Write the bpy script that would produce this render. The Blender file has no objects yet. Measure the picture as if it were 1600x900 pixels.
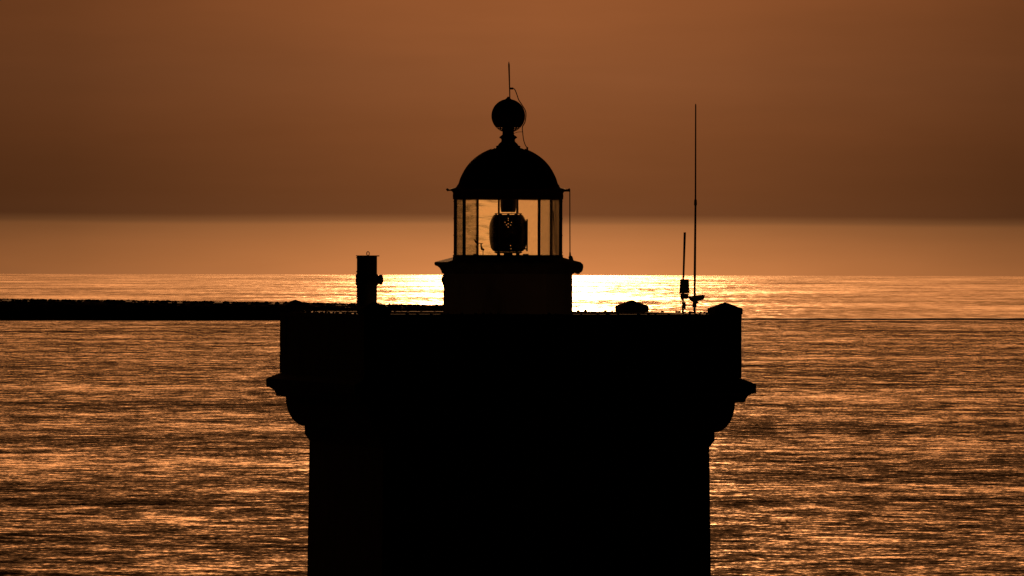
import bpy, bmesh, math, random
import numpy as np
from mathutils import Vector, Matrix

R_ = math.radians
SC = bpy.context.scene
COL = SC.collection
random.seed(7)

# ------------------------------------------------------------------ camera
D, EYE, F = 120.0, 20.0, 12000.0        # metres to the tower, eye height, focal length in 1600-px pixels
ROLL = 0.0025
cam = bpy.data.cameras.new('camera')
cam.sensor_width = 36.0
cam.lens = 36.0 * F / 1600.0
cam.clip_start = 1.0
cam.clip_end = 60000.0
cam_o = bpy.data.objects.new('camera', cam)
COL.objects.link(cam_o)
cam_o.location = (0, -D, EYE)
cam_o.matrix_world = (Matrix.Translation((0, -D, EYE)) @ Matrix.Rotation(R_(90) - 50.0 / F, 4, 'X')
                      @ Matrix.Rotation(ROLL, 4, 'Z'))
SC.camera = cam_o

# ------------------------------------------------------------------ colour management
SC.view_settings.view_transform = 'Standard'
SC.view_settings.look = 'None'
SC.view_settings.exposure = 0.0
SC.view_settings.gamma = 1.0
SC.cycles.max_bounces = 8
SC.cycles.transparent_max_bounces = 16
SC.cycles.caustics_reflective = False
SC.cycles.sample_clamp_indirect = 3.0
SC.cycles.sample_clamp_direct = 15.0

SUN_AZ, SUN_EL = 0.20, 5.2              # degrees; azimuth to the right of straight ahead


def lin(c):
    return tuple(((v / 255.0) / 12.92 if v <= 10 else ((v / 255.0 + 0.055) / 1.055) ** 2.4) for v in c) + (1.0,)


class NT:
    """small helper to write node trees"""
    def __init__(self, tree):
        self.t = tree
        tree.nodes.clear()

    def n(self, typ, **kw):
        nd = self.t.nodes.new(typ)
        for k, v in kw.items():
            if k.startswith('i_'):
                nd.inputs[k[2:].replace('_', ' ')].default_value = v
            else:
                setattr(nd, k, v)
        return nd

    def l(self, a, b):
        self.t.links.new(a, b)

    def math(self, op, a, b=None, c=None, clamp=False):
        nd = self.t.nodes.new('ShaderNodeMath')
        nd.operation = op
        nd.use_clamp = clamp
        for i, v in enumerate((a, b, c)):
            if v is None:
                continue
            if isinstance(v, (int, float)):
                nd.inputs[i].default_value = v
            else:
                self.l(v, nd.inputs[i])
        return nd.outputs[0]

    def ramp(self, fac, stops, interp='LINEAR'):
        nd = self.t.nodes.new('ShaderNodeValToRGB')
        cr = nd.color_ramp
        cr.interpolation = interp
        while len(cr.elements) < len(stops):
            cr.elements.new(0.5)
        for e, (p, c) in zip(cr.elements, stops):
            e.position = p
            e.color = c if isinstance(c, tuple) else (c, c, c, 1)
        self.l(fac, nd.inputs[0])
        return nd.outputs[0]

    def mix(self, mode, fac, a, b):
        nd = self.t.nodes.new('ShaderNodeMix')
        nd.data_type = 'RGBA'
        nd.blend_type = mode
        for sock, v in ((nd.inputs[0], fac), (nd.inputs[6], a), (nd.inputs[7], b)):
            if isinstance(v, (int, float, tuple)):
                sock.default_value = v
            else:
                self.l(v, sock)
        return nd.outputs[2]

    def noise(self, vec, scale=1.0, detail=2.0, rough=0.5, dist=0.0):
        nd = self.n('ShaderNodeTexNoise')
        nd.inputs['Scale'].default_value = scale
        nd.inputs['Detail'].default_value = detail
        nd.inputs['Roughness'].default_value = rough
        nd.inputs['Distortion'].default_value = dist
        self.l(vec, nd.inputs['Vector'])
        return nd.outputs['Fac']

    def mapping(self, vec, scale=(1, 1, 1), rot=(0, 0, 0), loc=(0, 0, 0)):
        nd = self.n('ShaderNodeMapping')
        nd.inputs['Scale'].default_value = scale
        nd.inputs['Rotation'].default_value = rot
        nd.inputs['Location'].default_value = loc
        self.l(vec, nd.inputs['Vector'])
        return nd.outputs[0]


# ------------------------------------------------------------------ sky (world)
world = bpy.data.worlds.new('World')
SC.world = world
world.use_nodes = True
T = NT(world.node_tree)
tc = T.n('ShaderNodeTexCoord')
sep = T.n('ShaderNodeSeparateXYZ')
T.l(tc.outputs['Generated'], sep.inputs[0])
el = T.math('MULTIPLY', T.math('ARCSINE', sep.outputs[2]), 57.29578)
az = T.math('MULTIPLY', T.math('ARCTAN2', sep.outputs[0], sep.outputs[1]), 57.29578)
cmb = T.n('ShaderNodeCombineXYZ')
T.l(az, cmb.inputs[0]); T.l(el, cmb.inputs[1])
streak = T.noise(T.mapping(cmb.outputs[0], scale=(0.35, 2.2, 1)), 1.0, 3.0, 0.5)
streak2 = T.noise(T.mapping(cmb.outputs[0], scale=(0.9, 6.0, 1), loc=(3, 7, 0)), 1.0, 3.0, 0.5)
elw = T.math('ADD', T.math('ADD', el, T.math('MULTIPLY', az, 0.0031)), T.math('MULTIPLY', T.math('SUBTRACT', streak, 0.5), 0.05))
t1 = T.math('DIVIDE', T.math('ADD', elw, 0.2), 2.4, clamp=True)       # -0.2 .. 2.2 degrees


def st(y, c):   # picture row -> ramp stop
    e = (400 - y) / F * 57.29578
    return (max(0.0, min(1.0, (e + 0.2) / 2.4)), lin(c))


low = T.ramp(t1, [st(440, (214, 134, 78)), st(418, (208, 129, 73)), st(380, (190, 118, 67)), st(352, (168, 105, 60)),
                  st(346, (142, 89, 52)), st(335, (112, 65, 37)), st(300, (113, 64, 35)), st(210, (124, 70, 38)),
                  st(120, (135, 78, 44)), st(0, (146, 83, 45))])
azr = T.math('DIVIDE', T.math('ABSOLUTE', T.math('SUBTRACT', az, SUN_AZ)), 180.0)
# the dull cloud bank at the horizon (what the frame shows)
bank = T.ramp(T.math('DIVIDE', el, 6.0, clamp=True), [(0.0, 1.0), (0.33, 1.0), (0.75, 0.0)])
azf = T.ramp(azr, [(0.0, 1.0), (0.006, 0.93), (0.013, 0.70), (0.021, 0.45), (0.06, 0.25), (0.15, 0.08),
                   (0.35, 0.002), (1.0, 0.0005)])
c1 = T.mix('MULTIPLY', 1.0, low, bank)
c1 = T.mix('MULTIPLY', 1.0, c1, azf)
# the bright veil round the hidden sun, above the frame, fading to a dark zenith and a dark east
veil = T.ramp(T.math('DIVIDE', el, 45.0, clamp=True),
              [(0.0, 0.0), (0.046, 0.0), (0.075, 0.85), (0.12, 1.0), (0.165, 0.82), (0.22, 0.43), (0.30, 0.22), (0.42, 0.12), (0.58, 0.05), (0.80, 0.01), (1.0, 0.001)])
vaz = T.ramp(azr, [(0.0, 1.0), (0.010, 0.90), (0.022, 0.76), (0.05, 0.45), (0.13, 0.08), (0.22, 0.008), (0.35, 0.0008), (1.0, 0.0002)])
vc = T.mix('MULTIPLY', 1.0, T.mix('MULTIPLY', 1.0, veil, vaz), (4.1, 1.43, 0.42, 1))
c1 = T.mix('ADD', 1.0, c1, vc)
mod = T.math('ADD', 1.0, T.math('MULTIPLY', T.math('ADD', T.math('SUBTRACT', streak, 0.5),
                                              T.math('MULTIPLY', T.math('SUBTRACT', streak2, 0.5), 0.5)), 0.22))
sc_ = T.n('ShaderNodeVectorMath', operation='SCALE')
T.l(c1, sc_.inputs[0]); T.l(mod, sc_.inputs['Scale'])
sky = T.n('ShaderNodeTexSky')
sky.sky_type = 'NISHITA'
sky.sun_disc = False
sky.sun_elevation = R_(SUN_EL)
sky.sun_rotation = R_(SUN_AZ)
skm = T.mix('MULTIPLY', 1.0, sky.outputs[0], azf)
bg1 = T.n('ShaderNodeBackground'); bg1.inputs[1].default_value = 1.0
bg2 = T.n('ShaderNodeBackground'); bg2.inputs[1].default_value = 0.0002
T.l(sc_.outputs[0], bg1.inputs[0]); bg1.inputs[1].default_value = 1.0; T.l(skm, bg2.inputs[0])
add = T.n('ShaderNodeAddShader')
T.l(bg1.outputs[0], add.inputs[0]); T.l(bg2.outputs[0], add.inputs[1])
wo = T.n('ShaderNodeOutputWorld')
T.l(add.outputs[0], wo.inputs[0])

# ------------------------------------------------------------------ sun
sun = bpy.data.lights.new('sun', 'SUN')
sun.energy = 4.3
sun.angle = R_(0.5)
sun.color = (1.0, 0.44, 0.16)
sun_o = bpy.data.objects.new('sun', sun)
COL.objects.link(sun_o)
sd = Vector((math.sin(R_(SUN_AZ)) * math.cos(R_(SUN_EL)), math.cos(R_(SUN_AZ)) * math.cos(R_(SUN_EL)), math.sin(R_(SUN_EL))))
sun_o.rotation_euler = sd.to_track_quat('Z', 'Y').to_euler()


# ------------------------------------------------------------------ helpers
def P(x, y, dep=0.0):
    """world point seen at picture position (x, y) of the 1600-px photograph, dep metres beyond the tower's axis"""
    xs = x + (y - 450) * ROLL
    ys = y - (x - 800) * ROLL
    k = (D + dep) / D / 100.0
    return Vector(((xs - 800) * k, dep, EYE - (ys - 400) * k))


def tag(o, label=None, cat=None, group=None, kind=None):
    if label: o['label'] = label
    if cat: o['category'] = cat
    if group: o['group'] = group
    if kind: o['kind'] = kind
    return o


def obj(name, bm, mat, parent=None, smooth=False, world_pts=False):
    bmesh.ops.recalc_face_normals(bm, faces=bm.faces)
    me = bpy.data.meshes.new(name)
    bm.to_mesh(me); bm.free()
    if smooth:
        me.polygons.foreach_set('use_smooth', [True] * len(me.polygons))
        me.set_sharp_from_angle(angle=R_(35))
    me.materials.append(mat)
    o = bpy.data.objects.new(name, me)
    COL.objects.link(o)
    if parent is not None:
        o.parent = parent
        if world_pts:          # the vertices were written in world space: undo the parents' transform
            m = Matrix.Identity(4)
            p = parent
            while p is not None:
                m = p.matrix_basis.copy() @ m if p.parent is None else (p.matrix_parent_inverse @ p.matrix_basis) @ m
                p = p.parent
            o.matrix_basis = m.inverted()
    return o


def thing(name, label, cat, loc, rz=0.0, group=None):
    o = bpy.data.objects.new(name, None)
    o.empty_display_size = 0.3
    COL.objects.link(o)
    o.location = loc
    o.rotation_euler = (0, 0, rz)
    o.matrix_basis = Matrix.Translation(loc) @ Matrix.Rotation(rz, 4, 'Z')
    return tag(o, label, cat, group)


def sweep(bm, sides, prof, rot=0.0, close_top=False, close_bot=False, center=(0, 0)):
    """sweep a (r, z) profile round a regular polygon; r is the circumradius"""
    rings = []
    for r, z in prof:
        rings.append([bm.verts.new((center[0] + r * math.cos(rot + 2 * math.pi * k / sides),
                                    center[1] + r * math.sin(rot + 2 * math.pi * k / sides), z)) for k in range(sides)])
    for a, b in zip(rings, rings[1:]):
        for k in range(sides):
            bm.faces.new((a[k], a[(k + 1) % sides], b[(k + 1) % sides], b[k]))
    if close_bot: bm.faces.new(list(reversed(rings[0])))
    if close_top: bm.faces.new(rings[-1])
    return rings


def box(bm, c, s, rz=0.0, bevel=0.0):
    r = bmesh.ops.create_cube(bm, size=1.0)
    M = Matrix.Translation(c) @ Matrix.Rotation(rz, 4, 'Z') @ Matrix.Diagonal((s[0], s[1], s[2], 1))
    bmesh.ops.transform(bm, matrix=M, verts=r['verts'])
    if bevel:
        es = list({e for v in r['verts'] for e in v.link_edges})
        bmesh.ops.bevel(bm, geom=es, offset=bevel, segments=2, affect='EDGES', profile=0.7)


def tube(bm, pts, rad, seg=8, caps=True):
    pts = [Vector(p) for p in pts]
    rads = rad if isinstance(rad, (list, tuple)) else [rad] * len(pts)
    rings = []
    for i, p in enumerate(pts):
        d = (pts[min(i + 1, len(pts) - 1)] - pts[max(i - 1, 0)]).normalized()
        a = d.orthogonal().normalized() if i == 0 else (pa - pa.project(d)).normalized()
        pa = a
        b = d.cross(a)
        rings.append([bm.verts.new(p + rads[i] * (a * math.cos(2 * math.pi * k / seg) + b * math.sin(2 * math.pi * k / seg)))
                      for k in range(seg)])
    for r0, r1 in zip(rings, rings[1:]):
        for k in range(seg):
            bm.faces.new((r0[k], r0[(k + 1) % seg], r1[(k + 1) % seg], r1[k]))
    if caps:
        bm.faces.new(list(reversed(rings[0]))); bm.faces.new(rings[-1])


def smooth_pts(pts, n=6):
    out = []
    P_ = [Vector(p) for p in pts]
    for i in range(len(P_) - 1):
        p0, p1, p2, p3 = P_[max(i - 1, 0)], P_[i], P_[i + 1], P_[min(i + 2, len(P_) - 1)]
        for k in range(n):
            t = k / n
            out.append(0.5 * ((2 * p1) + (p2 - p0) * t + (2 * p0 - 5 * p1 + 4 * p2 - p3) * t * t + (3 * p1 - p0 - 3 * p2 + p3) * t ** 3))
    out.append(P_[-1])
    return out


# ------------------------------------------------------------------ materials
def pmat(name, col, rough=0.7, metal=0.0, var=0.25, scale=6.0, bump=0.0, spec=0.3, dirt=None):
    m = bpy.data.materials.new(name)
    m.use_nodes = True
    t = NT(m.node_tree)
    co = t.n('ShaderNodeTexCoord')
    b = t.n('ShaderNodeBsdfPrincipled')
    n1 = t.noise(co.outputs['Object'], scale, 6.0, 0.6)
    dk = tuple(v * (1 - var) for v in col) + (1,)
    lt = tuple(min(1, v * (1 + var)) for v in col) + (1,)
    c = t.ramp(n1, [(0.3, dk), (0.7, lt)])
    if dirt:
        n2 = t.noise(t.mapping(co.outputs['Object'], scale=(1, 1, 0.25)), 3.0, 5.0, 0.65)
        c = t.mix('MIX', t.ramp(n2, [(0.52, 0.0), (0.72, 0.7)]), c, tuple(dirt) + (1,))
    t.l(c, b.inputs['Base Color'])
    b.inputs['Roughness'].default_value = rough
    b.inputs['Metallic'].default_value = metal
    b.inputs['Specular IOR Level'].default_value = spec
    if bump:
        bp = t.n('ShaderNodeBump')
        bp.inputs['Strength'].default_value = bump
        bp.inputs['Distance'].default_value = 0.01
        t.l(t.noise(co.outputs['Object'], scale * 6, 6.0, 0.6), bp.inputs['Height'])
        t.l(bp.outputs[0], b.inputs['Normal'])
    o = t.n('ShaderNodeOutputMaterial')
    t.l(b.outputs[0], o.inputs[0])
    return m


M_wall = pmat('weathered_render', (0.20, 0.185, 0.165), 0.95, var=0.15, scale=1.5, bump=0.3, spec=0.03, dirt=(0.06, 0.055, 0.045))
M_stone = pmat('granite_trim', (0.09, 0.085, 0.075), 0.97, var=0.3, scale=5, bump=0.4, spec=0.02, dirt=(0.03, 0.028, 0.022))
M_red = pmat('painted_metal', (0.10, 0.025, 0.018), 0.95, var=0.2, scale=5, bump=0.1, spec=0.02, dirt=(0.05, 0.02, 0.015))
M_frame = pmat('dark_metal_frame', (0.05, 0.045, 0.04), 0.6, var=0.3, scale=12, spec=0.25)
M_steel = pmat('galvanised_steel', (0.10, 0.10, 0.10), 0.55, metal=0.3, var=0.2, scale=15, spec=0.2)
M_grey = pmat('grey_plastic', (0.16, 0.16, 0.16), 0.7, var=0.1, scale=9, spec=0.15)
M_black = pmat('black_rubber', (0.03, 0.03, 0.03), 0.8, var=0.2, scale=20, spec=0.15)
M_lens = pmat('optic_prism_glass', (0.02, 0.025, 0.02), 0.25, var=0.4, scale=20, spec=0.3)
M_brass = pmat('optic_brass', (0.10, 0.07, 0.03), 0.5, metal=0.5, var=0.2, scale=15, spec=0.2)
M_rock = pmat('shore_rock', (0.10, 0.09, 0.075), 0.95, var=0.4, scale=0.8, bump=0.5)
M_scrub = pmat('scrub_leaves', (0.04, 0.045, 0.02), 0.95, var=0.5, scale=1.2, spec=0.02)
M_sand = pmat('dark_wet_sand', (0.09, 0.07, 0.05), 0.9, var=0.3, scale=0.2, spec=0.05)


def glass_mat(name, wavy):
    """salt-hazed lantern glass: part clear, part scattering the light that falls on its back"""
    m = bpy.data.materials.new(name)
    m.use_nodes = True
    t = NT(m.node_tree)
    co = t.n('ShaderNodeTexCoord')
    v = co.outputs['Object']
    tr = t.n('ShaderNodeBsdfTransparent'); tr.inputs[0].default_value = (0.80, 0.80, 0.68, 1)
    tl = t.n('ShaderNodeBsdfTranslucent')
    gl = t.n('ShaderNodeBsdfGlossy'); gl.inputs['Roughness'].default_value = 0.05
    if wavy is None:
        n = t.noise(v, 8.0, 4.0, 0.6)
        f = t.ramp(n, [(0.4, 0.0), (0.8, 0.03)])
        tr.inputs[0].default_value = (0.93, 0.94, 0.90, 1)
        tl.inputs[0].default_value = (0.8, 0.8, 0.7, 1)
    elif wavy:
        n = t.noise(t.mapping(v, scale=(3.0, 3.0, 17.0)), 1.0, 3.0, 0.55, 0.6)
        f = t.ramp(n, [(0.38, 0.22), (0.46, 0.50), (0.54, 0.72), (0.60, 0.92)])
        tl.inputs[0].default_value = (0.95, 0.85, 0.70, 1)
    else:
        n = t.noise(v, 14.0, 6.0, 0.7)
        f = t.ramp(n, [(0.30, 0.60), (0.70, 0.74)])
        tl.inputs[0].default_value = (0.90, 0.78, 0.66, 1)
    mx = t.n('ShaderNodeMixShader')
    t.l(f, mx.inputs[0]); t.l(tr.outputs[0], mx.inputs[1]); t.l(tl.outputs[0], mx.inputs[2])
    fr = t.n('ShaderNodeFresnel'); fr.inputs[0].default_value = 1.4
    mx2 = t.n('ShaderNodeMixShader')
    t.l(t.math('MULTIPLY', fr.outputs[0], 0.6), mx2.inputs[0]); t.l(mx.outputs[0], mx2.inputs[1]); t.l(gl.outputs[0], mx2.inputs[2])
    o = t.n('ShaderNodeOutputMaterial')
    t.l(mx2.outputs[0], o.inputs[0])
    return m


M_glass = glass_mat('hazed_glass', False)
M_wavy = glass_mat('wavy_old_glass', True)
M_clear = glass_mat('clean_glass', None)


def water_mat():
    m = bpy.data.materials.new('sea_water')
    m.use_nodes = True
    t = NT(m.node_tree)
    geo = t.n('ShaderNodeNewGeometry')
    pos = geo.outputs['Position']
    # wave slopes along x and along y, from noise in world metres
    # chop: short crests
    chop = t.noise(t.mapping(pos, scale=(0.42, 0.34, 1), rot=(0, 0, R_(7))), 1.0, 4.0, 0.62, 0.3)
    mid = t.noise(t.mapping(pos, scale=(0.11, 0.085, 1), rot=(0, 0, R_(-5)), loc=(40, 3, 0)), 1.0, 4.0, 0.6, 0.4)
    big = t.noise(t.mapping(pos, scale=(0.010, 0.017, 1), loc=(9, 70, 0)), 1.0, 5.0, 0.62, 0.3)
    chopx = t.noise(t.mapping(pos, scale=(0.6, 0.25, 1), loc=(55, 9, 0)), 1.0, 3.0, 0.6)
    sy = t.math('MULTIPLY', t.math('SUBTRACT', chop, 0.215), 0.65)
    sy = t.math('ADD', sy, t.math('MULTIPLY', t.math('SUBTRACT', mid, 0.5), 0.42))
    sy = t.math('ADD', sy, t.math('MULTIPLY', t.math('SUBTRACT', big, 0.5), 0.30))
    rip = t.noise(t.mapping(pos, scale=(2.2, 1.3, 1), rot=(0, 0, R_(-12)), loc=(4, 4, 0)), 1.0, 3.0, 0.65)
    sy = t.math('ADD', sy, t.math('MULTIPLY', t.math('SUBTRACT', rip, 0.5), 0.62))
    # distance from the viewer's shore: outside the bar the swell is longer and the surface smoother
    sp = t.n('ShaderNodeSeparateXYZ'); t.l(pos, sp.inputs[0])
    outer = t.ramp(t.math('DIVIDE', t.math('SUBTRACT', sp.outputs[1], 2300.0), 200.0, clamp=True), [(0.0, 0.0), (1.0, 1.0)])
    k = t.math('SUBTRACT', 1.0, t.math('MULTIPLY', outer, 0.8))
    sy = t.math('MULTIPLY', sy, k)
    lane = t.noise(t.mapping(pos, scale=(1 / 90.0, 1 / 330.0, 1), rot=(0, 0, R_(1))), 1.0, 4.0, 0.6, 0.0)
    grain = t.noise(t.mapping(pos, scale=(1 / 5.0, 1 / 50.0, 1)), 1.0, 3.0, 0.7)
    sl = t.math('ADD', t.math('MULTIPLY', t.math('SUBTRACT', lane, 0.5), 0.19), t.math('MULTIPLY', t.math('SUBTRACT', grain, 0.5), 0.16))
    sy = t.math('ADD', sy, t.math('MULTIPLY', outer, t.math('ADD', sl, 0.050)))
    sx = t.math('MULTIPLY', t.math('SUBTRACT', chopx, 0.5), 0.3)
    sx = t.math('MULTIPLY', sx, k)
    grx = t.noise(t.mapping(pos, scale=(1 / 4.0, 1 / 30.0, 1), loc=(7, 31, 0)), 1.0, 3.0, 0.7)
    sx = t.math('ADD', sx, t.math('MULTIPLY', outer, t.math('MULTIPLY', t.math('SUBTRACT', grx, 0.5), 0.7)))
    cb = t.n('ShaderNodeCombineXYZ'); cb.inputs[2].default_value = 1.0
    t.l(sx, cb.inputs[0]); t.l(t.math('MULTIPLY', sy, -1.0), cb.inputs[1])
    nm = t.n('ShaderNodeVectorMath', operation='NORMALIZE'); t.l(cb.outputs[0], nm.inputs[0])
    b = t.n('ShaderNodeBsdfPrincipled')
    b.inputs['Base Color'].default_value = (0.006, 0.007, 0.006, 1)
    b.inputs['IOR'].default_value = 1.333
    rg = t.math('ADD', 0.15, t.math('MULTIPLY', outer, 0.08))
    t.l(rg, b.inputs['Roughness'])
    t.l(nm.outputs[0], b.inputs['Normal'])
    o = t.n('ShaderNodeOutputMaterial')
    t.l(b.outputs[0], o.inputs[0])
    return m


M_water = water_mat()

# ------------------------------------------------------------------ sea: one sheet following the earth's curve past the horizon
RE = 6.371e6


def sea_z(x, y):
    return -(x * x + y * y) / (2 * RE)


xs = np.unique(np.concatenate([np.linspace(-30000, 30000, 161), np.linspace(-1500, 1500, 61)]))
ys = np.unique(np.concatenate([np.linspace(-4000, 32000, 361), np.linspace(0, 3000, 61)]))
X, Y = np.meshgrid(xs, ys)
Z = sea_z(X, Y)
vs = np.stack([X.ravel(), Y.ravel(), Z.ravel()], 1)
nx, ny = len(xs), len(ys)
idx = np.arange(nx * ny).reshape(ny, nx)
fc = np.stack([idx[:-1, :-1].ravel(), idx[:-1, 1:].ravel(), idx[1:, 1:].ravel(), idx[1:, :-1].ravel()], 1)
me = bpy.data.meshes.new('sea')
me.from_pydata(vs.tolist(), [], fc.tolist())
me.polygons.foreach_set('use_smooth', [True] * len(me.polygons))
me.materials.append(M_water)
sea = bpy.data.objects.new('sea', me)
COL.objects.link(sea)
tag(sea, 'rippled sea glittering orange under the low sun', kind='structure')


# ------------------------------------------------------------------ the low spit across the water and its bar
def shore_d(x):   # distance from the camera of the spit's near shore at world x
    return 2445 + 0.35 * x + 6 * math.sin(x * 0.021) + 3 * math.sin(x * 0.083 + 1)


def ridge_h(x):
    px = 800 + x * F / 2470.0
    pts = [(-4000, 7.3), (0, 6.65), (250, 6.12), (440, 5.62), (690, 4.7), (760, 3.6), (850, 1.3), (930, 0.6), (1160, 0.48), (1600, 0.55), (2600, 0.3)]
    for (a, ha), (b, hb) in zip(pts, pts[1:]):
        if a <= px <= b:
            return ha + (hb - ha) * (px - a) / (b - a)
    return pts[-1][1] if px > 0 else pts[0][1]


rnd = random.Random(3)
jit = [rnd.uniform(-1, 1) for _ in range(4000)]


def jn(x, s):
    u = x / s
    i = math.floor(u); f = u - i
    f = f * f * (3 - 2 * f)
    return jit[i % 4000] * (1 - f) + jit[(i + 1) % 4000] * f


bm = bmesh.new()
prof = [(-6, -1.0), (0, 0.0), (3, 0.35), (8, 0.75), (20, 1.0), (45, 0.92), (70, 0.5), (90, 0.1), (96, -1.0)]
rows = []
xx = -700.0
while xx < 420:
    h = ridge_h(xx)
    low_ = h < 1.4
    row = []
    for w, q in prof:
        y = shore_d(xx) - D + w * (0.25 if low_ else 1.0)
        z = q * (h - (0.42 if not low_ else 0.0)) if q > 0 else q
        if q > 0: z += (0.12 if low_ else 0.2) * jn(xx + w * 3, 4.0) * q
        row.append(bm.verts.new((xx, y, sea_z(xx, y) + z)))
    rows.append(row)
    xx += 1.5
for a, b in zip(rows, rows[1:]):
    for k in range(len(prof) - 1):
        bm.faces.new((a[k], b[k], b[k + 1], a[k + 1]))
head = obj('headland', bm, M_sand, smooth=True)
tag(head, 'low dark spit of land lying across the water behind the lighthouse', kind='structure')

# scrub covering the spit, uncountable
bm = bmesh.new()
cx = -690.0
base = bmesh.new(); bmesh.ops.create_icosphere(base, subdivisions=1, radius=1.0)
bv = [v.co.copy() for v in base.verts]; bf = [[v.index for v in f.verts] for f in base.faces]; base.free()
V, Fc = [], []
while cx < 30:
    h = ridge_h(cx)
    if h > 1.5:
        for q in range(5):
            w = rnd.choice((3, 8, 14, 20, 24, 30))
            tfrac = {3: .35, 8: .75, 14: .88, 20: 1.0, 24: .98, 30: .96}[w]
            s = rnd.uniform(0.45, 0.85)
            y = shore_d(cx) - D + w + rnd.uniform(-2, 2)
            z = sea_z(cx, y) + tfrac * (h - 0.42) + 0.05 + 0.12 * s
            x0 = cx + rnd.uniform(-.8, .8)
            o0 = len(V)
            for v in bv:
                j = 1 + rnd.uniform(-.28, .28)
                V.append((x0 + v.x * 1.5 * s * j, y + v.y * 1.5 * s * j, z + v.z * 0.55 * s * j))
            for f in bf: Fc.append([o0 + i for i in f])
    cx += 0.8
me = bpy.data.meshes.new('scrub'); me.from_pydata(V, [], Fc); me.materials.append(M_scrub)
sc = bpy.data.objects.new('scrub', me); COL.objects.link(sc)
tag(sc, 'dense low scrub covering the dark spit', 'scrub', kind='stuff')
bm.free()

# rock the lighthouse stands on (below the frame)
bm = bmesh.new()
N = 40
rings = []
for r, z in ((0.01, 1.9), (6, 1.8), (9, 1.5), (12, 0.9), (16, 0.2), (20, -1.0)):
    rings.append([bm.verts.new((r * (1 + .12 * jn(k * 3.1 + r, 2)) * math.cos(2 * math.pi * k / N),
                                r * (1 + .12 * jn(k * 3.1 + r, 2)) * math.sin(2 * math.pi * k / N),
                                z + (0.25 * jn(k * 5 + r * 7, 1.0) if r > 7 else 0))) for k in range(N)])
for a, b in zip(rings, rings[1:]):
    for k in range(N): bm.faces.new((a[k], a[(k + 1) % N], b[(k + 1) % N], b[k]))
rk = obj('rocks', bm, M_rock)
tag(rk, 'low dark rocks under the lighthouse', kind='structure')

# ================================================================== LIGHTHOUSE
ROT = R_(14.1)
CX = -0.065
LH = thing('lighthouse', 'square lighthouse tower in black silhouette with a domed glass lantern and corner piers', 'lighthouse',
           (CX, 0, 1.7), ROT)
ZB = -1.7                    # children are written in absolute heights, then shifted by ZB
S2 = math.sqrt(2)


def L(prof):                 # half-side profile -> circumradius, shifted heights
    return [(s * S2, z + ZB) for s, z in prof]


Q45 = R_(45)
# tower wall
bm = bmesh.new()
sweep(bm, 4, L([(2.85, 1.7), (2.60, 15.0), (2.575, 17.065), (2.575, 17.10)]), Q45, close_top=True, close_bot=True)
obj('tower_wall', bm, M_wall, LH)
# corbelled cornice
arc = []
for i in range(9):
    a = R_(90 * i / 8)
    arc.append((2.64 + 0.255 * math.sin(a), 17.295 + 0.47 * (1 - math.cos(a))))
cav = []
for i in range(7):
    a = R_(90 * i / 6)
    cav.append((3.155 - 0.135 * math.cos(a), 17.765 + 0.14 * math.sin(a)))
bm = bmesh.new()
sweep(bm, 4, L([(2.50, 17.065), (2.575, 17.065), (2.64, 17.17)] + arc + cav[0:1] + cav[1:] +
               [(3.155, 18.045), (2.976, 18.128), (2.50, 18.128)]), Q45, close_top=True, close_bot=True)
obj('cornice', bm, M_stone, LH)
# gallery parapet
bm = bmesh.new()
sweep(bm, 4, L([(2.972, 18.130), (2.976, 18.42), (2.962, 18.44), (2.958, 19.03), (2.975, 19.035), (2.975, 19.095), (2.955, 19.110),
                (2.60, 19.108), (2.585, 19.09), (2.585, 19.035), (2.60, 19.03), (2.60, 18.130)]), Q45)
par = obj('parapet', bm, M_wall, LH)
bm = bmesh.new()
sweep(bm, 4, L([(2.9755, 19.0952), (2.9775, 19.098), (2.9565, 19.1125), (2.597, 19.111), (2.5825, 19.093), (2.5825, 19.089)]), Q45)
obj('coping', bm, M_stone, par)
# corner piers with pyramid caps
for k, (sx, sy) in enumerate(((-1, -1), (1, -1), (1, 1), (-1, 1))):
    bm = bmesh.new()
    hw = 0.206
    zz = [(hw, 18.131), (hw, 19.13)]
    c = (sx * 2.766, sy * 2.766)
    rr = sweep(bm, 4, [(r * S2, z + ZB) for r, z in zz], Q45, close_top=True, close_bot=True, center=c)
    pier = obj('corner_pier', bm, M_wall, LH)
    bm = bmesh.new()
    sweep(bm, 4, [(r * S2, z + ZB) for r, z in ((0.19, 19.114), (0.216, 19.114), (0.220, 19.120), (0.220, 19.196), (0.214, 19.206), (0.010, 19.296))],
          Q45, close_top=True, close_bot=True, center=c)
    obj('pier_cap', bm, M_stone, pier)
# little studs along the coping
stud = None
rs = random.Random(11)
for side in range(4):
    u = -2.45
    while u < 2.45:
        u += rs.choice((0.10, 0.11, 0.12, 0.16, 0.22))
        if rs.random() < 0.25: continue
        if side in (1,) and rs.random() < 0.5: continue
        v = 2.93 if side in (2, 3) else 2.62
        p = {0: (u, -2.93), 1: (2.93, u), 2: (u, 2.93), 3: (-2.93, u)}[side]
        if stud is None:
            bm = bmesh.new()
            sweep(bm, 8, [(0.024, -0.01), (0.026, 0.006), (0.020, 0.020), (0.010, 0.028), (0.002, 0.030)], close_bot=True, close_top=True)
            stud = obj('coping_stud', bm, M_stone, LH, smooth=True)
            o = stud
        else:
            o = stud.copy(); COL.objects.link(o); o.parent = LH
        o.location = (p[0], p[1], 19.108 + ZB)
        s = rs.uniform(0.7, 1.15)
        o.scale = (s, s, s * rs.uniform(.7, 1.2))
        if len([c for c in LH.children if c.name.startswith('coping_stud')]) >= 96: break
# gallery deck
bm = bmesh.new()
box(bm, (0, 0, 18.20 + ZB), (5.18, 5.18, 0.12))
obj('gallery_deck', bm, M_stone, LH)

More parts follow.
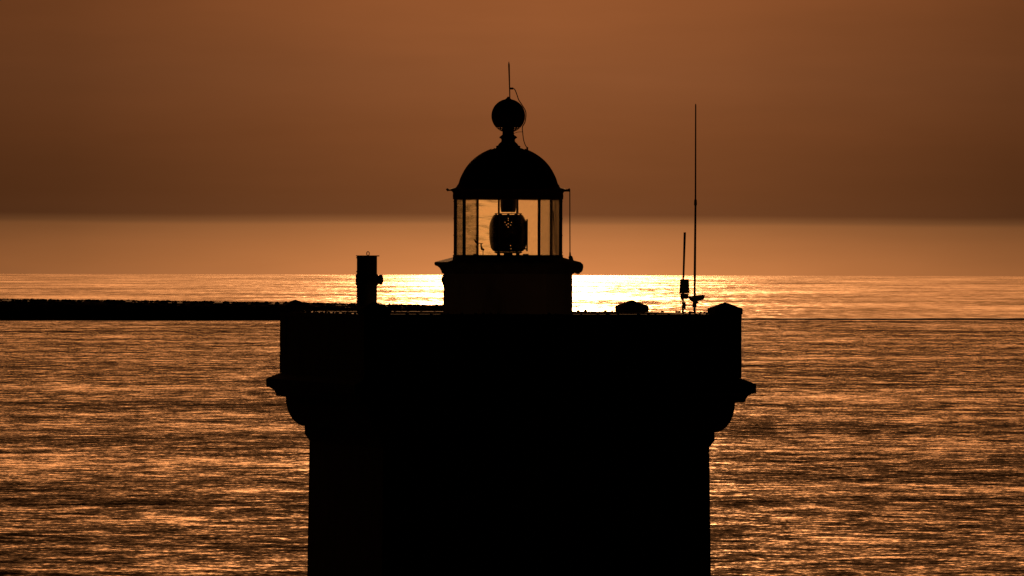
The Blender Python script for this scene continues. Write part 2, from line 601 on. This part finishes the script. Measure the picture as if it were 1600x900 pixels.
# lantern base: octagon faces nearly parallel to the tower's
O0 = R_(22.5 - 1.3)
bm = bmesh.new()
sweep(bm, 8, [(1.03, 18.262 + ZB), (1.02, 19.70 + ZB), (1.02, 19.722 + ZB)], O0, close_bot=True, close_top=True)
lbase = obj('lantern_base', bm, M_wall, LH)
cv = [(1.035, 19.722), (1.05, 19.735), (1.06, 19.77), (1.085, 19.81), (1.12, 19.838), (1.148, 19.846)]
bm = bmesh.new()
sweep(bm, 8, [(r, z + ZB) for r, z in [(0.95, 19.724)] + cv + [(1.165, 19.862), (1.168, 19.890), (1.158, 19.905), (0.875, 19.978), (0.868, 20.0), (0.80, 20.0)]],
      O0, close_bot=True, close_top=True)
obj('cornice', bm, M_stone, lbase)
# rounded outlet on the right edge of the lantern cornice
bm = bmesh.new()
tube(bm, [P(890, 415.5, 0.05), P(896, 416, 0.05), P(903, 417.5, 0.05), P(907, 418.8, 0.05), P(909.5, 419.5, 0.05), P(911, 419.8, 0.05)], [0.05, 0.062, 0.078, 0.078, 0.066, 0.03], 14)
tube(bm, [P(897, 421, 0.05), P(903, 426.5, 0.05), P(906, 427, 0.05)], [0.05, 0.022, 0.01], 8)
obj('outlet', bm, M_frame, lbase, smooth=True, world_pts=True)
# hood fixed on the lower wall of the lantern base, left
bm = bmesh.new()
c = P(693, 437, -0.1)
tube(bm, [P(694, 430, -.1), P(692.0, 437, -.1), P(694, 446, -.1)], [0.02, 0.03, 0.015], 8)
obj('bracket', bm, M_frame, lbase, smooth=True, world_pts=True)

# ---- lantern glazing
RM = 0.835
zt, zb = 20.885, 19.998
mull0 = None
verts8 = []
for k in range(8):
    a = O0 + R_(45) * k
    verts8.append((math.cos(a), math.sin(a)))
    bm = bmesh.new()
    box(bm, (RM * math.cos(a), RM * math.sin(a), (zt + zb) / 2 + ZB), (0.05, 0.020, zt - zb), a)
    for j in range(4):   # bolt heads down the outer edge
        box(bm, ((RM + .027) * math.cos(a), (RM + .027) * math.sin(a), zb + 0.06 + j * 0.265 + ZB), (0.010, 0.014, 0.014), a)
    # foot plate
    box(bm, (RM * math.cos(a), RM * math.sin(a), zb + 0.007 + ZB), (0.07, 0.05, 0.02), a)
    obj('mullion', bm, M_frame, LH)
for k in range(8):
    a0, a1 = O0 + R_(45) * k, O0 + R_(45) * (k + 1)
    am = (a0 + a1) / 2
    ri = RM * math.cos(R_(22.5))
    ln = 2 * RM * math.sin(R_(22.5)) - 0.03
    bm = bmesh.new()
    box(bm, (ri * math.cos(am), ri * math.sin(am), (zt + zb) / 2 + ZB), (0.008, ln, zt - zb - 0.004), am)
    # which panes lie left of the tower's axis in the photograph: the old wavy ones
    wx = math.cos(am + ROT)
    front = math.sin(am + ROT) < 0
    o = obj('glass_pane', bm, M_clear if front else (M_wavy if wx < 0.3 else M_glass), LH)
    if not front: o['label'] = 'old glass pane with wavy streaks' if wx < 0.3 else 'salt-hazed glass pane on the seaward side'
# rails top and bottom
bm = bmesh.new()
sweep(bm, 8, [(RM + .028, zb - 0.004 + ZB), (RM + .028, zb + 0.018 + ZB), (RM - .02, zb + 0.018 + ZB), (RM - .02, zb - 0.004 + ZB)], O0)
obj('sill_rail', bm, M_frame, LH)

# ---- dome
ez = lambda y: 20 - (y - 400) / 100.0 + ZB
pr = [(0.80, ez(311.5)), (0.862, ez(311.5)), (0.866, ez(306)), (0.862, ez(302)), (0.875, ez(299.5)), (0.905, ez(298)), (0.925, ez(297.6)), (0.93, ez(296.2)),
      (0.905, ez(295.4)), (0.875, ez(294.2)), (0.838, ez(293.5)), (0.806, ez(291.5)), (0.785, ez(289)), (0.772, ez(286.5))]
pr += [(r, ez(y)) for r, y in ((0.765, 284), (0.752, 280), (0.735, 276), (0.712, 271.5), (0.685, 266.5), (0.652, 261.5), (0.615, 256.8), (0.57, 252.0),
                               (0.52, 247.6), (0.465, 243.6), (0.40, 239.6), (0.33, 236.2), (0.26, 233.3), (0.20, 231.3))]
pr += [(0.17, ez(229.0))]
bm = bmesh.new()
sweep(bm, 64, pr, 0, close_top=True, close_bot=True)
dome = obj('dome', bm, M_red, LH, smooth=True)
# ribs over the dome, one from each corner
for k in range(8):
    a = O0 + R_(45) * k
    bm = bmesh.new()
    tube(bm, [((r + .004) * math.cos(a), (r + .004) * math.sin(a), z + .002) for r, z in pr[11:-2]], 0.009, 6)
    obj('rib', bm, M_red, dome, smooth=True)
# rain spouts at the eave corners
for k in range(8):
    a = O0 + R_(45) * k
    bm = bmesh.new()
    d = Vector((math.cos(a), math.sin(a), 0))
    tube(bm, [d * 0.90 + Vector((0, 0, ez(297))), d * 0.945 + Vector((0, 0, ez(297))), d * 0.965 + Vector((0, 0, ez(296.5))), d * 0.975 + Vector((0, 0, ez(297.5)))],
         [0.014, 0.015, 0.027, 0.018], 8)
    obj('spout', bm, M_red, dome, smooth=True)
# finial: neck + perforated vent ball
bm = bmesh.new()
nk = [(0.24, 231.5), (0.19, 230.8), (0.19, 228), (0.16, 227), (0.145, 224.5), (0.11, 221.5), (0.105, 219), (0.112, 217), (0.138, 215.5), (0.138, 214), (0.118, 212.5),
      (0.092, 210.5), (0.088, 203), (0.085, 190)]
sweep(bm, 32, [(r, ez(y)) for r, y in nk], 0, close_top=True, close_bot=True)
obj('neck', bm, M_red, dome, smooth=True)


def holed_lathe(prof, seg, rot, holes):
    """lathe whose listed (row, column) faces are left out on the front and, mirrored, on the back"""
    bm = bmesh.new()
    rings = []
    for r, z in prof:
        rings.append([bm.verts.new((r * math.cos(rot + 2 * math.pi * (k + .5) / seg), r * math.sin(rot + 2 * math.pi * (k + .5) / seg), z)) for k in range(seg)])
    for j in range(len(rings) - 1):
        for k in range(seg):
            if (j, k) in holes: continue
            a, b = rings[j], rings[j + 1]
            bm.faces.new((a[k], a[(k + 1) % seg], b[(k + 1) % seg], b[k]))
    return bm


rb = 0.264
ballp = [(rb * math.sin(R_(4 + 172 * j / 36)), ez(181) - rb * math.cos(R_(4 + 172 * j / 36))) for j in range(37)]
hol = set()
SEG = 64
for k in range(SEG // 2, SEG):
    for j in (6, 8):
        if (k + (1 if j == 8 else 0)) % 3 == 0:
            hol.add((j, k)); hol.add((j, (-2 - k) % SEG))
bm = holed_lathe(ballp, SEG, -ROT, hol)
bmesh.ops.recalc_face_normals(bm, faces=bm.faces)
sweep(bm, 16, [(0.05, ez(156)), (0.045, ez(154.5)), (0.025, ez(153)), (0.012, ez(151))], 0, close_top=True, close_bot=True)
ball = obj('vent_ball', bm, M_red, dome, smooth=True)
# lightning rod and its cable
bm = bmesh.new()
tube(bm, [P(796.6, 153), P(796.3, 140), P(795.2, 101), P(795.1, 96.5)], [0.009, 0.009, 0.013, 0.004], 8)
obj('lightning_rod', bm, M_steel, dome, smooth=True, world_pts=True)
bm = bmesh.new()
tube(bm, [P(795.8, 138.3), P(802, 138.3)], 0.016, 8)
tube(bm, smooth_pts([P(801, 138.4), P(804, 139.5), P(807, 146), P(810.5, 156), P(815, 163, -.12), P(821.5, 175, -.12), P(820.5, 190, -.12), P(816.3, 198.5, -.05), P(816.8, 208), P(818, 218),
                     P(820.5, 226), P(823.6, 231)]), 0.0075, 6)
tube(bm, smooth_pts([P(803, 208.5), P(809, 206.4), P(816.8, 206)]), 0.004, 6)
box(bm, P(823.8, 232.5), (0.03, 0.03, 0.055))
obj('earthing_cable', bm, M_black, dome, smooth=True, world_pts=True)

# down-rod on the right from the eave to an insulator
bm = bmesh.new()
tube(bm, [P(878, 299), P(884, 298.6), P(890.5, 298.6)], 0.009, 6)
tube(bm, [P(890.3, 297.5), P(890.6, 397)], 0.0085, 6)
box(bm, P(886, 296.6), (0.03, 0.03, 0.02))
dr = obj('earthing_rod', bm, M_steel, LH, world_pts=True)
bm = bmesh.new()
tube(bm, [P(890.6, 394), P(890.8, 399.5), P(891.2, 401), P(892, 404), P(894, 409)], [0.011, 0.016, 0.032, 0.034, 0.03], 10)
obj('insulator', bm, M_black, dr, smooth=True, world_pts=True)

# ---- optic inside
LX = P(794.5, 400).x
root_inv = (LH.matrix_basis).inverted()
lc = root_inv @ Vector((P(794, 400).x, 0, 0))
opt_prof = [(0.205, 393.5), (0.24, 392), (0.272, 388), (0.285, 383), (0.298, 374), (0.302, 366), (0.302, 358), (0.295, 350), (0.272, 343), (0.243, 337.5), (0.225, 335.5)]
# resample the barrel finely and give it prism steps
fine = []
pp = [(r, 20 - (y - 400) / 100.0) for r, y in opt_prof]
NZ = 56
z0, z1 = pp[0][1], pp[-1][1]
for i in range(NZ + 1):
    z = z0 + (z1 - z0) * i / NZ
    for (ra, za), (rb_, zb_) in zip(pp, pp[1:]):
        if za <= z <= zb_ + 1e-9:
            r = ra + (rb_ - ra) * (z - za) / (zb_ - za)
            break
    fine.append((r - (0.006 if i % 2 else 0), z + ZB))
holes = set()
SG = 144


def hole_px(x, y):
    """knock a hole at picture position x, y in front and back"""
    j = int(((20 - (y - 400) / 100.0) - z0) / (z1 - z0) * NZ)
    r = fine[j][0]
    s = (x - 794.0) / 100.0 / r
    if abs(s) > 0.95: return
    a = math.asin(s)
    k = int(round((math.degrees(a) + 270) / 360 * SG)) - 1
    holes.add((j, k % SG)); holes.add((j, (-2 - k) % SG))


for hx, hy in ((794, 341), (794.3, 344.5), (789.5, 347.5), (799, 347.5), (794.3, 349.8), (791, 352), (797.5, 352), (794, 354.3), (797.5, 384), (799, 388.5)):
    hole_px(hx, hy)
bm = holed_lathe(fine, SG, -ROT, holes)
bmesh.ops.translate(bm, verts=bm.verts, vec=(lc.x, lc.y, 0))
optic = obj('lens', bm, M_lens, LH)
optic['label'] = 'dark barrel-shaped ribbed lens inside the lantern'
bm = bmesh.new()
E = lambda y: 20 - (y - 400) / 100.0 + ZB
sweep(bm, 24, [(0.19, E(334.2)), (0.215, E(334.2)), (0.215, E(333.2)), (0.19, E(333.2))], 0, center=(lc.x, lc.y), close_top=True, close_bot=True)
for k in range(10):
    a = R_(36 * k + 5)
    box(bm, (lc.x + .2 * math.cos(a), lc.y + .2 * math.sin(a), E(334.9)), (0.02, 0.03, 0.018), a)
obj('top_plate', bm, M_brass, optic)
bm = bmesh.new()
sweep(bm, 24, [(0.11, E(331.4)), (0.118, E(328)), (0.125, E(322)), (0.125, E(309))], 0, center=(lc.x, lc.y), close_top=True, close_bot=True)
obj('flue', bm, M_brass, dome, smooth=True)
for sgn in (-1, 1):
    bm = bmesh.new()
    tube(bm, [P(794 + sgn * 15.2, 333), P(794 + sgn * 15.2, 310)], 0.010, 6)
    obj('hanger', bm, M_brass, optic, world_pts=True)
bm = bmesh.new()
box(bm, P(823.5, 367.5), (0.024, 0.22, 0.50))
box(bm, P(818, 346), (0.10, 0.03, 0.02)); box(bm, P(818, 389), (0.10, 0.03, 0.02))
obj('side_screen', bm, M_frame, optic, world_pts=True)
bm = bmesh.new()
sweep(bm, 24, [(0.225, E(393.6)), (0.21, E(395.2)), (0.19, E(396))], 0, center=(lc.x, lc.y), close_top=True, close_bot=True)
sweep(bm, 16, [(0.075, E(401)), (0.07, E(396))], 0, center=(lc.x, lc.y), close_top=True, close_bot=True)
for px_, w in ((779, 0.055), (809, 0.06)):
    box(bm, P(px_, 398), (w, 0.05, 0.05))
obj('pedestal', bm, M_brass, optic, world_pts=False) if False else None
obj_ped = obj('pedestal', bm, M_brass, optic)
# the two outer feet were written in world space: move them home
mw = LH.matrix_basis.inverted()
nv = len(obj_ped.data.vertices)
for v in obj_ped.data.vertices[nv - 16:]:
    v.co = mw @ v.co
# grab rail inside, right hand side
bm = bmesh.new()
tube(bm, [P(868.3, 311, .3), P(871, 401, .3)], 0.011, 6)
tube(bm, [P(864, 330, .3), P(870, 401, .3)], 0.009, 6)
obj('grab_rail', bm, M_steel, LH, world_pts=True)
# small boxes on the lantern floor
bm = bmesh.new(); box(bm, P(821.5, 398.4, -.1), (0.09, 0.09, 0.035), bevel=0.003)
o = obj('junction_box', bm, M_grey, world_pts=False); tag(o, 'small dark box on the lantern sill right of the lens', 'box')
bm = bmesh.new(); box(bm, P(741.8, 398.4, .1), (0.045, 0.06, 0.035), bevel=0.003)
o = obj('junction_box', bm, M_grey); tag(o, 'tiny dark box on the lantern sill near the left mullions', 'box')

# anemometer-like instrument seen through the left panes
b0 = P(754.8, 401, .25)
an = thing('wind_vane', 'small wind instrument with a pointed vane seen through the left lantern panes', 'wind vane', b0)
bm = bmesh.new()
tube(bm, [P(754.8, 401, .25), P(754.7, 390, .25)], 0.006, 6)
obj('post', bm, M_frame, an, world_pts=True)
bm = bmesh.new()
tube(bm, [P(756.6, 390.5, .25), P(753, 389, .25), P(751.9, 385, .25), P(751.6, 381, .25)], [0.014, 0.020, 0.012, 0.012], 8)
obj('housing', bm, M_frame, an, smooth=True, world_pts=True)
bm = bmesh.new()
tube(bm, [P(754.5, 380.6, .25), P(748, 380.2, .25), P(744.5, 379, .25)], [0.006, 0.006, 0.012], 6)
pts = [P(739.6, 373.6, .25), P(741.2, 373.8, .25), P(747.5, 379.2, .25), P(746.5, 382, .25), P(743.3, 380.0, .25)]
fr = [bm.verts.new(p + Vector((0, -.006, 0))) for p in pts]; bk = [bm.verts.new(p + Vector((0, .006, 0))) for p in pts]
bm.faces.new(fr); bm.faces.new(list(reversed(bk)))
for i in range(5): bm.faces.new((fr[i], bk[i], bk[(i + 1) % 5], fr[(i + 1) % 5]))
obj('vane', bm, M_frame, an, world_pts=True)

# ================================================================== roof equipment
# cylindrical signal housing on the left, standing just behind the near corner pier
DP = -2.75
c = P(573.2, 480, DP)
k_ = (D + DP) / D
sg = thing('signal_housing', 'tall round metal housing with a lid and lifting ring standing above the left parapet', 'housing',
           (c.x, DP, 18.26))
zy = lambda y: P(573, y, DP).z - 18.26
bm = bmesh.new()
# hollow-looking hinge slots on the left edge: the shell has small holes near its rim
shell = [(0.158 * k_, zy(479)), (0.158 * k_, zy(400.5))]
prof_ = []
NR = 36
for j in range(NR + 1):
    prof_.append((0.158 * k_, zy(479) + (zy(400.5) - zy(479)) * j / NR))
bm = bmesh.new()
sweep(bm, 40, prof_, 0, close_top=True, close_bot=True)
body = obj('body', bm, M_steel, sg, smooth=True)
bm = bmesh.new()
box(bm, (0.0175 * 0 + P(574.6, 400, DP).x - c.x, 0, zy(399.8)), (0.352, 0.33, 0.016), bevel=0.004)
lid = obj('lid', bm, M_steel, sg)
bm = bmesh.new()
rx = P(575, 395, DP).x - c.x
tube(bm, [(rx + 0.020 * math.sin(a), 0, zy(396.2) + 0.030 * math.cos(a)) for a in [2 * math.pi * i / 16 for i in range(17)]], 0.0065, 6, caps=False)
obj('lifting_ring', bm, M_steel, lid, smooth=True)
bm = bmesh.new()
sweep(bm, 40, [(0.160, zy(446)), (0.172, zy(445)), (0.172, zy(430)), (0.160, zy(428))], 0)
obj('clamp_band', bm, M_steel, body, smooth=True)
bm = bmesh.new()
bx_ = P(593.5, 437, DP).x - c.x
sweep(bm, 14, [(0.02, -0.045), (0.062, -0.035), (0.078, -0.01), (0.078, 0.01), (0.062, 0.035), (0.02, 0.045)], 0, close_bot=True, close_top=True)
bmesh.ops.transform(bm, matrix=Matrix.Translation((bx_ + .01, 0, zy(437))) @ Matrix.Rotation(R_(90), 4, 'Y'), verts=bm.verts)
for i in range(8):
    a = 2 * math.pi * i / 8 + .2
    box(bm, (bx_ + 0.03, 0.065 * math.cos(a), zy(437) + 0.068 * math.sin(a)), (0.02, 0.022, 0.022))
obj('gauge', bm, M_frame, sg, smooth=False)
for yv in (402.8, 424.5, 448.8, 456, 463, 470.5):
    bm = bmesh.new()
    box(bm, (-0.152, -0.02, zy(yv)), (0.022, 0.03, 0.02), bevel=0.003)
    obj('hinge', bm, M_steel, body)
bm = bmesh.new()
sweep(bm, 20, [(0.14, 0.0), (0.14, 0.02), (0.085, 0.03), (0.085, zy(479))], 0, close_bot=True, close_top=True)
bmesh.ops.translate(bm, verts=bm.verts, vec=(0.02, 0, 0))
obj('stand', bm, M_steel, sg, smooth=True)

# tall whip antenna mast
AD = 0.15
pb = P(1085.2, 487, AD)
AB = 18.26
ta = thing('whip_antenna', 'tall thin whip antenna rising above the right parapet', 'antenna', (pb.x, AD, AB))
bm = bmesh.new()
tube(bm, [(pb.x, AD, AB), P(1085.2, 487, AD), P(1085.6, 430, AD)], [0.021, 0.020, 0.018], 10)
obj('mast', bm, M_steel, ta, smooth=True, world_pts=True)
bm = bmesh.new()
tube(bm, [P(1085.6, 431, AD), P(1086.7, 321, AD)], [0.0195, 0.016], 10)
tube(bm, [P(1086.7, 322, AD), P(1086.7, 319.5, AD), P(1086.7, 313, AD), P(1086.7, 311, AD)], [0.016, 0.024, 0.021, 0.013], 10)
tube(bm, [P(1086.7, 312, AD), P(1087, 164, AD), P(1087, 162, AD)], [0.0125, 0.010, 0.003], 8)
obj('whip', bm, M_black, ta, smooth=True, world_pts=True)
bm = bmesh.new()
tube(bm, [P(1085.3, 474, AD), P(1085.3, 480, AD)], 0.032, 8)
tube(bm, [P(1085.3, 476.8, AD), P(1072, 476.8, AD)], 0.012, 6)
tube(bm, smooth_pts([P(1070.6, 471.5, AD), P(1069.2, 475, AD), P(1070, 483, AD)]), 0.010, 6)
obj('bracket', bm, M_steel, ta, world_pts=True)

# short antenna with its equipment box
ps = P(1066.8, 487, AD)
sa = thing('panel_antenna', 'short straight antenna on a post with a boxy receiver, left of the tall whip', 'antenna', (ps.x, AD, AB))
bm = bmesh.new()
tube(bm, [(ps.x, AD, AB), P(1067, 487, AD), P(1067.5, 432, AD)], [0.020, 0.018, 0.013], 10)
obj('post', bm, M_steel, sa, smooth=True, world_pts=True)
bm = bmesh.new()
tube(bm, [P(1067.9, 433, AD), P(1070, 363.4, AD), P(1070, 363, AD)], [0.015, 0.019, 0.018], 10)
obj('aerial', bm, M_black, sa, smooth=True, world_pts=True)
bm = bmesh.new()
a = P(1069.5, 447, AD)
rg = [(0.105, P(1069.5, 458.2, AD).z), (0.108, P(1069.5, 457, AD).z), (0.094, P(1069.5, 437, AD).z), (0.088, P(1069.5, 436, AD).z)]
sweep(bm, 4, rg, Q45, close_bot=True, close_top=True, center=(a.x, a.y))
for v in (441, 446, 451, 455):
    w_ = 0.072 + (v - 436) * 0.0004
    sweep(bm, 4, [(w_ * S2 - .004, P(1069.5, v + .6, AD).z), (w_ * S2 + .002, P(1069.5, v, AD).z), (w_ * S2 - .004, P(1069.5, v - .6, AD).z)], Q45, center=(a.x, a.y))
obj('receiver_box', bm, M_grey, sa, world_pts=True)
bm = bmesh.new()
box(bm, P(1069.3, 463, AD), (0.125, 0.12, 0.085), bevel=0.012)
obj('cable_box', bm, M_grey, sa, world_pts=True)
bm = bmesh.new()
tube(bm, [P(1070.4, 473, AD - .05), P(1070.2, 483, AD - .05)], 0.016, 8)
tube(bm, smooth_pts([P(1066, 467, AD - .04), P(1062.8, 472, AD - .04), P(1064.4, 478, AD - .04), P(1063.5, 487, AD - .04)]), 0.005, 6)
obj('cable', bm, M_black, sa, smooth=True, world_pts=True)

# security camera on the mast
CD = AD - 0.12
pc = P(1090, 466, CD)
cc = thing('security_camera', 'small bullet security camera clamped low on the tall antenna mast', 'camera', (pc.x, CD, pc.z))
bm = bmesh.new()
pts = [P(1082, 467, CD), P(1083, 463, CD), P(1092, 461.3, CD), P(1100.2, 460.8, CD), P(1101, 463, CD), P(1099.8, 468, CD), P(1092, 470.3, CD), P(1085, 471.5, CD)]
fr = [bm.verts.new(p + Vector((0, -.055, 0))) for p in pts]; bk = [bm.verts.new(p + Vector((0, .045, 0))) for p in pts]
bm.faces.new(fr); bm.faces.new(list(reversed(bk)))
n_ = len(pts)
for i in range(n_): bm.faces.new((fr[i], bk[i], bk[(i + 1) % n_], fr[(i + 1) % n_]))
bmesh.ops.bevel(bm, geom=list(bm.edges), offset=0.008, segments=2, affect='EDGES')
obj('housing', bm, M_grey, cc, world_pts=True)
bm = bmesh.new()
pts = [P(1078, 464, CD), P(1082, 461.8, CD), P(1101.8, 460.3, CD), P(1101.8, 461.6, CD), P(1082, 463.6, CD)]
fr = [bm.verts.new(p + Vector((0, -.065, 0))) for p in pts]; bk = [bm.verts.new(p + Vector((0, .055, 0))) for p in pts]
bm.faces.new(fr); bm.faces.new(list(reversed(bk)))
n_ = len(pts)
for i in range(n_): bm.faces.new((fr[i], bk[i], bk[(i + 1) % n_], fr[(i + 1) % n_]))
obj('sunshade', bm, M_grey, cc, world_pts=True)
bm = bmesh.new()
tube(bm, [P(1088.5, 470, CD), P(1087, 472.5, CD), P(1085.4, 473.5, AD - .02)], [0.045, 0.03, 0.03], 10)
tube(bm, [P(1076, 464.5, CD), P(1081, 467, CD), P(1085, 469, CD)], [0.02, 0.035, 0.04], 10)
obj('mount', bm, M_steel, cc, smooth=True, world_pts=True)

# thin wire under the right cornice
bm = bmesh.new()
WD = -2.0
tube(bm, smooth_pts([P(1140, 641, WD), P(1131, 655, WD), P(1121, 668, WD), P(1113, 679, WD)]), 0.004, 5)
obj('wire', bm, M_black, LH, world_pts=True)

# the tower's body stands a touch left of the lantern's axis
off = Matrix.Rotation(-ROT, 3, 'Z') @ Vector((-0.018, 0, 0))
for ch in LH.children:
    if ch.name.split('.')[0] in ('tower_wall', 'cornice', 'parapet', 'corner_pier', 'gallery_deck', 'coping_stud'):
        ch.location = ch.location + off
